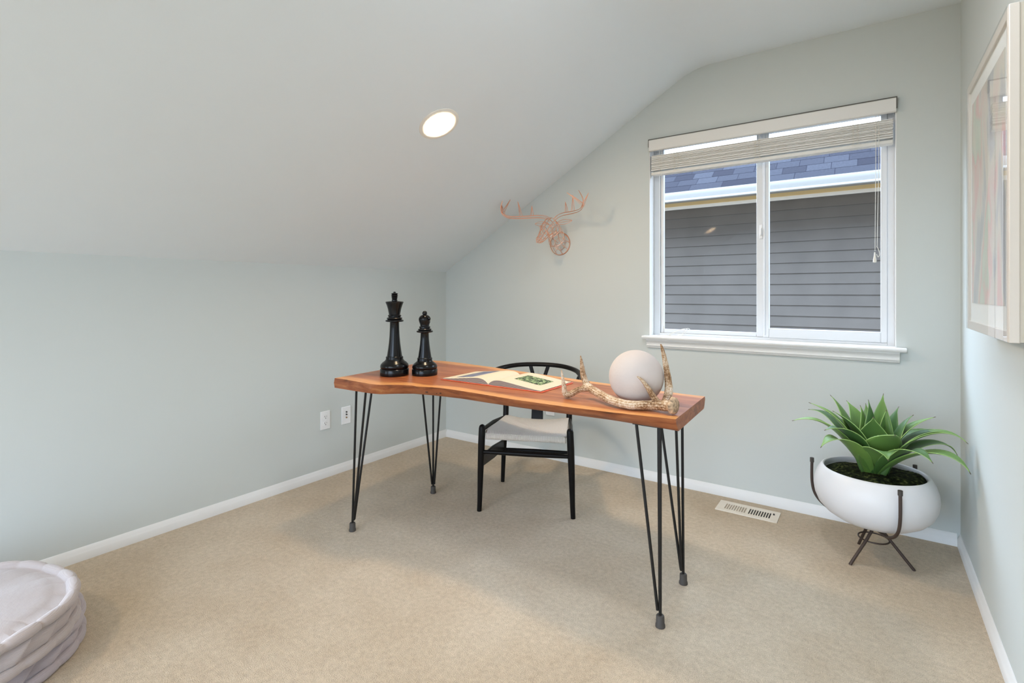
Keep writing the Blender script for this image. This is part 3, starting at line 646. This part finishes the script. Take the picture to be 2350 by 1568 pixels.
plank([(-.028, .016, .53, .605), (-.040, .012, .545, .655), (-.056, .012, .556, .706)]); plank([(.028, .016, .53, .605), (.040, .012, .545, .655), (.056, .012, .556, .706)])
b.build('splat', m_blackwood, ch, bevel=.003)
b = MB(); b.tube([(-.237, 0, .318), (-.12, 0, .318), (.0, 0, .318), (.12, 0, .318), (.237, 0, .318)], [.010, .0125, .0135, .0125, .010], 12); b.build('stretcher', m_blackwood, ch)
b = MB(); b.tube([(-.205, .443, .200), (0, .443, .200), (.205, .443, .200)], [.010, .0125, .010], 12); b.build('stretcher', m_blackwood, ch)
for s in (-1, 1):
    b = MB()
    vs = []
    for y, z0, z1 in ((.0, .236, .296), (.22, .215, .288), (.443, .205, .262)):
        x = s * lerp(.241, .205, y / .443); vs += [(x - .007, y, z0), (x + .007, y, z0), (x + .007, y, z1), (x - .007, y, z1)]
    fs = [(3, 2, 1, 0), (8, 9, 10, 11)]
    for i in range(2):
        for k in range(4): fs.append((i*4+k, i*4+(k+1) % 4, (i+1)*4+(k+1) % 4, (i+1)*4+k))
    b.add(vs, fs); sp = b.build('side_stretcher', m_blackwood, ch, bevel=.004)
    if s < 0:
        b = MB(); b.box(-.2322, -.2312, .045, .075, .242, .262); b.build('care_tag', m_plate, sp, smooth=False)['label'] = 'small white sticker'
for s in (-1, 1):
    b = MB(); b.tube([(s*.238, 0, .432), (s*.222, .22, .424), (s*.198, .445, .400)], .011, 12); b.build('seat_rail', m_blackwood, ch)
def seatf(u, v):
    s = 2 * u - 1; a = abs(s)
    hw = lerp(.212, .190, v)
    zs = lerp(.436, .412, v)                         # height over the side rails
    zf = .416; zr = .392 + .016 * a ** 4
    zmid = .400
    wside = a ** 2.6
    wf = max(0, 1 - v / .34) ** 1.6; wr = max(0, (v - .72) / .28) ** 2
    core = lerp(lerp(zmid, zf + .002, wf), zr, wr)
    z = lerp(core, lerp(zs, zf - .001, max(0, 1 - v / .10) ** 1), wside)
    y = lerp(-.006, .452, v)
    x = s * (hw + (.016 if .1 < v else .016 * v / .1))
    # wrap the outer borders down over the rails
    e_ = max(0, (a - .93) / .07)
    if e_ > 0: z -= .022 * e_ ** 2 * (1 if v > .1 else v / .1)
    if v < .02: z -= 0
    return (x, y, z)
b = MB(); b.grid(seatf, 60, 60)
def roll(u, v):                                        # cord wrapped over the front rail
    s = 2 * u - 1; t = lerp(PI * .55, PI * 1.9, v); x = s * .213
    return (x, 0.004 + math.cos(t) * .0155, .4025 + math.sin(t) * .0155)
b.grid(roll, 60, 14, vfix=0.0)
def rollr(u, v):
    s = 2 * u - 1; t = lerp(PI * .5, -PI * .8, v); a = abs(s)
    return (s * .200, .450 + math.cos(t) * .014, .380 + .016 * a ** 4 + math.sin(t) * .013)
b.grid(rollr, 60, 12, vfix=1.0)
b.build('seat', m_seat, ch, solid=.004)

# ------------------------------------------------------------------ chess pieces
kg = thing('chess_king', (.833, -1.308, TT), 'tall black chess king on the left end of the desk', 'chess piece')
b = MB(); b.lathe([(.066, 0), (.0715, .001), (.0725, .004), (.0725, .031), (.0705, .034), (.0675, .0355), (.0710, .040), (.0715, .047), (.0690, .056), (.0600, .066), (.0500, .073), (.0445, .080), (.0430, .085), (.0440, .090), (.0430, .0945), (.0385, .097), (.0365, .108), (.0325, .135), (.0285, .165), (.0255, .20), (.0238, .235), (.0232, .268), (.0245, .271), (.0400, .2725), (.0455, .275), (.0458, .279), (.0420, .2825), (.0350, .284), (.0385, .287), (.0392, .291), (.0370, .294), (.0300, .296), (.0300, .299), (.0335, .301), (.0338, .305), (.0310, .307), (.0285, .309), (.0290, .314), (.0335, .338), (.0395, .358), (.0450, .3705), (.0455, .3735), (.0430, .3755), (.0200, .3785), (.0135, .379)], n=56)
b.build('body', m_chess, kg)
b = MB(); b.lathe([(.0145, .378), (.0145, .384), (.0120, .3865), (.0145, .390), (.0145, .393), (.0125, .395), (.0165, .3975), (.0170, .400), (.0138, .402), (.0168, .4055), (.0170, .409), (.0138, .411), (.0168, .4145), (.0175, .4165), (.0120, .4195), (.0060, .4205), (.0060, .4245), (.0032, .4268)], n=20); b.build('finial', m_chess, kg)
bs_ = thing('chess_bishop', (.955, -1.215, TT), 'shorter black chess bishop beside the king on the desk', 'chess piece')
def slit(p):                                         # the mitre's slanted cut, on the side toward the window
    nv = Vector((.42, .28, .86)).normalized(); d = (p - Vector((.0, .0, .2985))).dot(nv); q = p.copy()
    if abs(d) < .0030 and p.z > .275 and (p.x * .82 + p.y * .57) > -.004: q.x *= .80; q.y *= .80; q.z -= .001
    return q
b = MB(); b.lathe([(.059, 0), (.0640, .001), (.0648, .004), (.0648, .029), (.0632, .031), (.0605, .0325), (.0635, .037), (.0635, .044), (.0600, .053), (.0500, .062), (.0420, .068), (.0385, .073), (.0378, .079), (.0385, .084), (.0375, .087), (.0345, .089), (.0325, .100), (.0285, .125), (.0245, .155), (.0218, .185), (.0208, .213), (.0225, .216), (.0370, .2175), (.0418, .220), (.0420, .224), (.0385, .227), (.0310, .228), (.0340, .231), (.0342, .234), (.0320, .2365), (.0265, .238), (.0265, .241), (.0290, .243), (.0288, .2465), (.0255, .248), (.0235, .250), (.0225, .253), (.0250, .262), (.0285, .2715), (.0305, .280)] + [(.0308 * math.cos(t), .284 + .0255 * math.sin(t)) for t in [PI/2 * k / 40 for k in range(0, 38)]] + [(.0075, .3092)], n=96, fn=slit)
b.build('body', m_chess, bs_)
b = MB(); b.lathe([(.0095, .3075), (.0118, .312), (.0124, .3165), (.0110, .322), (.0070, .3265), (.0015, .328)], n=24); b.build('finial', m_chess, bs_)

# ------------------------------------------------------------------ open book
bk_ = thing('open_book', (1.41, -1.14, TT), 'open illustrated book with red cover on the desk', 'book')
b = MB(); b.box(-.287, .289, -.138, .138, .0004, .0034); b.box(-.012, .012, -.138, .138, .0, .0045); b.build('cover', m_cover, bk_, bevel=.001)
def pz(a):                                            # page height at distance a (0..1) from the gutter
    return .0075 + .030 * (1 - math.exp(-a * 9)) * (1 - a) ** 1.25 + .004 * (1 - a) * (1 - math.exp(-a * 9)) - .001 * a
for s in (-1, 1):
    b = MB(); NP = 40; Wp = .278
    vs = []
    for j, y in enumerate((-.134, .134)):
        for i in range(NP + 1): a = i / NP; vs.append((s * (.0015 + a * Wp), y, pz(a)))
        for i in range(NP + 1): a = i / NP; vs.append((s * (.0015 + a * Wp), y, .0036))
    n_ = 2 * (NP + 1); b.slot = 0; b.add(vs, [])
    for i in range(NP): b.f.append([i, i+1, n_+i+1, n_+i]); b.m.append(0)
    for j in range(2):
        for i in range(NP): b.f.append([j*n_+i, j*n_+i+1, j*n_+NP+2+i, j*n_+NP+1+i]); b.m.append(1)
    for i in range(NP): b.f.append([NP+1+i, NP+2+i, n_+NP+2+i, n_+NP+1+i]); b.m.append(0)
    b.f.append([NP, n_+NP, n_+2*NP+1, 2*NP+1]); b.m.append(1); b.f.append([0, n_, n_+NP+1, NP+1]); b.m.append(0)
    blk = b.build('page_block', [m_page, m_edges], bk_, angle=50)
    b = MB()
    if s < 0: a0, a1, y0, y1, mt, lb = .42, .80, -.095, .118, m_pic1, 'dusky blue landscape picture'
    else: a0, a1, y0, y1, mt, lb = .30, .80, -.050, .070, m_pic2, 'green foliage picture'
    b.grid(lambda u, v: (s * (.0015 + lerp(a0, a1, u) * Wp), lerp(y0, y1, v), pz(lerp(a0, a1, u)) + .0006), 16, 2, uv=False)
    b.build('printed_picture', mt, blk)['label'] = lb

# ------------------------------------------------------------------ stone sphere and shed antler
b = MB(); nS = 48
def sph(u, v):
    t = PI * (v * .994 + .003); r = .1015 * math.sin(t); a = 2 * PI * u
    return (r * math.cos(a), r * math.sin(a), .1005 - .1015 * math.cos(t))
b.grid(sph, 64, nS, closed_u=True, uv=False)
tag(b.build('stone_sphere', m_stone), 'pale rough stone ball behind the antler at the right end of the desk', 'sphere').location = (2.098, -1.248, TT + .001)

at = thing('antler', (2.27, -1.346, TT), 'shed pale brown antler lying on the desk in front of the stone ball', 'antler'); ao = tuple(at.location)
def horn(b, pts, r, n=14, k=6):
    c = smooth_curve(pts, k); rr_ = []; L_ = len(c)
    for i in range(L_):
        t = i / (L_ - 1) * (len(r) - 1); j = min(int(t), len(r) - 2); rr_.append(.86 * lerp(r[j], r[j+1], t - j) * (1 + .05 * math.sin(i * 1.9)))
    b.tube(c, rr_, n, uv=True)
b = MB()
horn(b, [(2.268, -1.348, .776), (2.217, -1.334, .772), (2.181, -1.338, .768), (2.115, -1.366, .7665), (2.033, -1.341, .771), (1.947, -1.291, .785), (1.884, -1.256, .798)], [.0235, .0225, .0205, .0190, .0190, .0185, .0165])
horn(b, [(1.947, -1.291, .785), (1.900, -1.262, .800), (1.879, -1.257, .838), (1.875, -1.258, .870), (1.870, -1.262, .916)], [.0175, .0165, .0140, .0105, .002])
horn(b, [(1.915, -1.272, .790), (1.880, -1.288, .784), (1.850, -1.306, .766), (1.832, -1.318, .764), (1.826, -1.321, .800), (1.818, -1.327, .862)], [.0150, .0140, .0150, .0145, .0105, .002])
horn(b, [(2.238, -1.338, .780), (2.222, -1.250, .800), (2.214, -1.224, .831), (2.203, -1.228, .912), (2.194, -1.234, .960), (2.189, -1.238, .979)], [.0170, .0185, .0165, .0115, .007, .002])
horn(b, [(2.215, -1.330, .776), (2.190, -1.315, .793), (2.175, -1.330, .826), (2.158, -1.346, .856), (2.145, -1.362, .871)], [.0150, .0135, .0105, .0070, .0018])
b.build('beam', m_antler, at, ao, sub=1)
b = MB(); ax = Vector((.97, -.22, .0)).normalized(); rotb = Vector((0, 0, 1)).rotation_difference(ax).to_matrix()
def cor(p):
    a = math.atan2(p.y, p.x); k = 1 + .035 * math.sin(a * 11) + .045 * math.sin(a * 19 + 1) + .02 * math.sin(a * 5); q = Vector((p.x * k, p.y * k, p.z)); return rotb @ q
b.lathe([(.020, -.012), (.0275, -.007), (.0295, 0), (.0270, .006), (.0225, .009), (.0120, .0115), (.004, .012)], (2.272, -1.349, .7795), 48, fn=cor); b.build('burr', m_burr, at, ao)

# ------------------------------------------------------------------ copper wire stag head
dx0, dz0 = 1.065, 1.508
dh = thing('deer_head_sculpture', (dx0, 0, dz0), 'copper wire stag head hung on the gable wall left of the window', 'wall sculpture')
def Dp(x, d, z): return (x, -d, z)
WR = .0016
b = MB()
for r, d in ((.078, .004), (.076, .010)): b.tube([Dp(r * math.cos(t), d, r * math.sin(t)) for t in [2*PI*i/36 for i in range(36)]], WR * 1.2, 6, closed=True)
for k in range(8):
    t = 2*PI*k/8 + .2; b.tube([Dp(.077 * math.cos(t), .005, .077 * math.sin(t)), Dp(.012 * math.cos(t), .012, .012 * math.sin(t))], WR * .8, 5)
b.tube([Dp(.042 * math.cos(t), .008, .042 * math.sin(t)) for t in [2*PI*i/24 for i in range(24)]], WR * .8, 5, closed=True)
b.build('mount_ring', m_copper, dh)
b = MB(); secs = [((0, .004, 0), .077, .077, (0, 1, 0)), ((0, .05, .03), .058, .064, (0, .85, .5)), ((0, .095, .085), .046, .058, (0, .85, .5)), ((0, .135, .110), .049, .056, (0, .97, -.2)), ((0, .180, .085), .043, .047, (0, .8, -.6)), ((0, .218, .050), .033, .036, (0, .78, -.62)), ((0, .252, .020), .026, .028, (0, .8, -.6)), ((0, .278, .002), .023, .021, (0, .85, -.5))]
rings = []
for (c, rx, rz, nv) in secs:
    nv = Vector(nv).normalized(); ux = Vector((1, 0, 0)); uz = nv.cross(ux) * -1
    if uz.z < 0: uz = -uz
    rings.append([Vector(c) + ux * rx * math.cos(2*PI*i/10) + uz * rz * math.sin(2*PI*i/10) for i in range(10)])
for i, r in enumerate(rings):
    if i in (1, 2, 3, 4, 5, 6, 7): b.tube([Dp(*p) for p in smooth_curve(r, 3, closed=True)], WR, 5, closed=True)
for k in range(10):
    b.tube([Dp(*p) for p in smooth_curve([r[k] for r in rings], 4)], WR, 5)
for k in range(-2, 3):    # nose grille
    b.tube([Dp(k * .009, .280 + .004, .002 + .019), Dp(k * .009, .284, .002 - .018)], WR, 5)
b.tube([Dp(-.022, .283, .006), Dp(.022, .283, .006)], WR, 5); b.tube([Dp(-.02, .283, -.008), Dp(.02, .283, -.008)], WR, 5)
for s in (-1, 1):
    b.tube([Dp(s * (.044 + .002 * math.cos(t)), .185 + .014 * math.cos(t), .100 + .011 * math.sin(t)) for t in [2*PI*i/14 for i in range(14)]], WR, 5, closed=True)
b.build('head', m_copper, dh)
for s in (-1, 1):
    b = MB(); b.tube([Dp(*p) for p in smooth_curve([(s*.030, .110, .130), (s*.085, .105, .150), (s*.145, .10, .140), (s*.09, .11, .118)], 5, closed=True)], WR, 5, closed=True)
    b.tube([Dp(s*.030, .110, .130), Dp(s*.145, .10, .140)], WR, 5); b.build('ear', m_copper, dh)
    b = MB()
    beam = [(s*.014, .113, .150), (s*.045, .118, .172), (s*.10, .135, .182), (s*.19, .185, .178), (s*.270, .235, .180), (s*.308, .262, .205), (s*.312, .275, .245), (s*.288, .285, .295)]
    for k in range(4):
        a = 2*PI*k/4 + .4; pts = []
        for i, p in enumerate(beam):
            t = i / (len(beam) - 1); rr_ = .014 * (1 - t) ** .6 * (1 if i else .8); pts.append((p[0] + s * 0, p[1] + rr_ * math.cos(a), p[2] + rr_ * math.sin(a)))
        b.tube([Dp(*p) for p in smooth_curve(pts, 5)], WR, 5)
    for base, tip, hw in (((s*.135, .155, .190), (s*.130, .165, .255), .013), ((s*.200, .192, .190), (s*.212, .215, .285), .012), ((s*.305, .262, .215), (s*.215, .300, .285), .012), ((s*.30, .255, .20), (s*.335, .24, .28), .010)):
        for q in (-1, 1, 0):
            b.tube([Dp(base[0] + s * q * hw, base[1] + (.008 if q == 0 else 0), base[2] - (.006 if q else 0)), Dp(lerp(base[0], tip[0], .55) + s * q * hw * .45, lerp(base[1], tip[1], .5), lerp(base[2], tip[2], .55)), Dp(*tip)], WR, 5)
    b.build('antler', m_copper, dh)

# ------------------------------------------------------------------ planter
PX, PY = 2.842, -.368
stnd = thing('plant_stand', (PX, PY, 0), 'dark bronze three-legged plant stand holding the white bowl', 'plant stand')
for az in (-8.5, -128.5, 111.5):
    a = math.radians(az); u_ = Vector((math.cos(a), math.sin(a), 0)); t_ = Vector((-math.sin(a), math.cos(a), 0)) * .012
    q = lambda r, z: u_ * r + t_ * (1 if abs(r) < .06 else .4) + Vector((0, 0, z))
    b = MB(); b.tube([q(.140, .0), q(.139, .003)] + smooth_curve([q(.052, .104), q(.034, .126), q(.010, .146), q(-.035, .153), q(-.10, .155), q(-.14, .160), q(-.194, .188), q(-.228, .228), q(-.2405, .285), q(-.2405, .385)], 6), [.0085, .0075] + [.0070] * 99 if False else .0062, 10)
    lg = b.build('leg', m_bronze, stnd)
    b = MB(); b.tube([q(-.2405, .372), q(-.2405, .392)], .0085, 12); b.build('end_cap', m_rubber, lg)
b = MB(); b.tube([(.0565 * math.cos(t), .0565 * math.sin(t), .094) for t in [2*PI*i/32 for i in range(32)]], .0032, 8, closed=True); b.build('ring', m_bronze, stnd)

pot = thing('potted_agave', (PX, PY, .1648), 'big green agave in a round white bowl on the plant stand', 'potted plant')
zb = .1648
b = MB(); b.lathe([(r, .394 - (.394 - z) * .86 - zb) for r, z in [(.04, .1275), (.10, .130), (.145, .145), (.182, .172), (.208, .206), (.222, .245), (.227, .285), (.224, .322), (.214, .358), (.203, .381), (.196, .3915), (.1905, .3940), (.1865, .3910), (.1850, .384), (.189, .360), (.150, .340), (.02, .340)]], n=96); b.build('bowl', m_bowl, pot)
b = MB(); rm_ = random.Random(9); bumps = [(rm_.uniform(0, .18), rm_.uniform(0, 2*PI), rm_.uniform(.02, .05), rm_.uniform(.004, .014)) for _ in range(60)]
def mossf(u, v):
    r = .1865 * v; a = 2*PI*u; x, y = r * math.cos(a), r * math.sin(a); z = .362 + .012 * (1 - v * v)
    for br, ba_, bw, bh in bumps:
        d2 = (x - br * math.cos(ba_)) ** 2 + (y - br * math.sin(ba_)) ** 2; z += bh * math.exp(-d2 / bw ** 2)
    return (x, y, min(z, .388) - zb)
b.grid(mossf, 80, 40, closed_u=True, uv=False)
b.build('moss', m_moss, pot)['kind'] = 'stuff'
# leaf tips measured relative to the crown: (dx, dy, dz, width, droop)
leaves = [(-.300, -.150, .200, .075, 30), (-.245, -.030, .268, .092, 15), (-.165, .045, .300, .085, 5), (-.150, -.070, .250, .105, 12), (-.105, .140, .266, .08, 10), (-.030, .146, .260, .075, 0), (.036, .045, .330, .088, -5), (.092, .089, .271, .08, 0),
          (.140, .030, .252, .095, 8), (.212, .020, .255, .092, 12), (.275, .000, .196, .085, 28), (.308, -.030, .170, .080, 50), (.290, .100, .085, .070, 55), (.300, -.160, .085, .078, 50), (.186, -.205, .116, .085, 40), (.046, -.222, .105, .118, 45),
          (-.185, -.235, .120, .085, 45), (-.172, -.223, .193, .085, 30), (-.262, .150, .200, .075, 25), (-.002, -.085, .246, .115, 6), (.072, -.170, .200, .122, 14), (.232, .140, .170, .08, 25), (.03, .19, .17, .08, 20), (-.12, .22, .17, .08, 25), (-.02, .02, .30, .06, 0), (.045, -.02, .27, .07, 0), (-.05, .03, .27, .07, 0)]
cz_ = .385 - zb
for (tx, ty, tz, wd, dr) in leaves:
    wd *= 1.28
    tip = Vector((tx, ty, tz)); az = math.atan2(ty, tx); Ln = tip.length; el = math.asin(tz / Ln)
    hv = Vector((math.cos(az), math.sin(az), 0)); dd = math.radians(dr)
    d1 = hv * math.cos(el + .25 + dd * .6) + Vector((0, 0, math.sin(el + .25 + dd * .6))); d2 = hv * math.cos(el - .2 - dd * 1.35) + Vector((0, 0, math.sin(el - .2 - dd * 1.35)))
    P0 = hv * .030 + Vector((0, 0, cz_ - .012)); P3 = tip + Vector((0, 0, cz_ + .01)); P1 = P0 + d1 * Ln * .42; P2 = P3 - d2 * Ln * .36
    side = Vector((-math.sin(az), math.cos(az), 0))
    def lf(u, v):
        t = v; c = P0*(1-t)**3 + P1*3*t*(1-t)**2 + P2*3*t*t*(1-t) + P3*t**3
        tg = ((P1-P0)*(1-t)**2 + (P2-P1)*2*t*(1-t) + (P3-P2)*t*t).normalized(); nn = side.cross(tg)
        if nn.dot(-hv) < 0 and el > 1.2: pass
        if v < .45: wv = .52 + .48 * math.sin(PI / 2 * v / .45)
        elif v < .93: q = (v - .45) / .48; wv = 1 - .93 * q ** 1.55
        else: wv = .07 * (1 - (v - .93) / .07) + .006
        s = 2 * u - 1; fold = .30 * (1 - .35 * v)
        up = -nn if nn.z < 0 and el < 1.0 else nn
        return tuple(c + side * s * wd * .5 * wv + up * (abs(s) ** 1.7) * wd * .5 * wv * fold)
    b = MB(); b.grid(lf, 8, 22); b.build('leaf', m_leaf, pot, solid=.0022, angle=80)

# ------------------------------------------------------------------ stacked floor cushions
def cushion(name, c, R, H, mat, lab, seed, rz=0):
    rg_ = random.Random(seed); NT = 22; ph = rg_.uniform(0, 6); jit = [rg_.uniform(-.22, .22) for _ in range(NT + 2)]; amp = [rg_.uniform(.75, 1.2) for _ in range(NT + 2)]
    prof = [('top', k / 10) for k in range(11)] + [('rt', k / 16) for k in range(17)] + [('side', k / 22) for k in range(1, 22)] + [('rb', k / 14) for k in range(15)] + [('bot', k / 4) for k in range(5)]
    nv = len(prof) - 1; rho = .0165
    def seg(th, sh):                               # distance (0..1) to the nearest stitch, tuft index
        q = (th / (2 * PI) * NT + sh) % NT; k = int(q); f = q - k; f = min(1, max(0, f + jit[k] * f * (1 - f))); return f, k
    def fn(u, v):
        kd, a = prof[round(v * nv)]; th = 2 * PI * u
        Rw = R * (1 + .010 * math.sin(3 * th + ph) + .008 * math.sin(5 * th + ph * 2)); hz = .005 * math.sin(2 * th + ph) + .003 * math.sin(7 * th + ph * 3)
        ft_, kt = seg(th, 0); fb_, kb = seg(th, .55)
        pt = max(0, math.sin(PI * ft_)) ** .28; pb = max(0, math.sin(PI * fb_)) ** .28
        if kd == 'top':
            r = (Rw - .047) * a; z = H - .003 + .014 * math.cos(a * PI / 2) + hz * a - .010 * max(0, (a - .86) / .14) ** 2 - .004 * (1 - pt) * max(0, (a - .7) / .3)
        elif kd == 'rt':
            t = math.radians(lerp(165, -80, a)); rr_ = rho * (.58 + .42 * pt) * (.9 + .1 * amp[kt]); r = Rw - .026 + rr_ * 1.15 * math.cos(t); z = H - rho + .003 + hz + rr_ * math.sin(t)
        elif kd == 'side':
            zt = lerp(H - 2 * rho + .004, 2 * rho - .006, a); f, k = seg(th, a * .55 + .12 * math.sin(PI * a))
            crest = (f ** .8) * (1 - max(0, (f - .72) / .28) ** 2) if f < 1 else 0        # overlapping leaf-like pleats
            env = math.sin(PI * a) ** .5; r = Rw - .030 + env * (.032 * crest * amp[k] - .008); z = zt + hz * (1 - a)
        elif kd == 'rb':
            t = math.radians(lerp(80, -150, a)); rr_ = rho * (.58 + .42 * pb) * (.9 + .1 * amp[kb]); r = Rw - .024 + rr_ * 1.15 * math.cos(t); z = rho + rr_ * math.sin(t)
        else: r = (Rw - .046) * (1 - a) + .002; z = .003
        return (r * math.cos(th), r * math.sin(th), max(z, .001))
    b = MB(); b.grid(fn, 420, nv, closed_u=True)
    o = tag(b.build(name, mat, angle=75), lab, 'floor cushion', 'stacked floor cushions'); o.location = c; o.rotation_euler = (0, 0, rz); return o
cushion('floor_cushion', (.500, -2.832, 0), .355, .100, m_cush2, 'lilac-grey tufted corduroy floor cushion at the bottom of the stack by the knee wall', 4)
cushion('floor_cushion', (.555, -2.862, .096), .355, .107, m_cush1, 'cream-pink tufted corduroy floor cushion lying on top of the other cushion', 11, rz=.6)
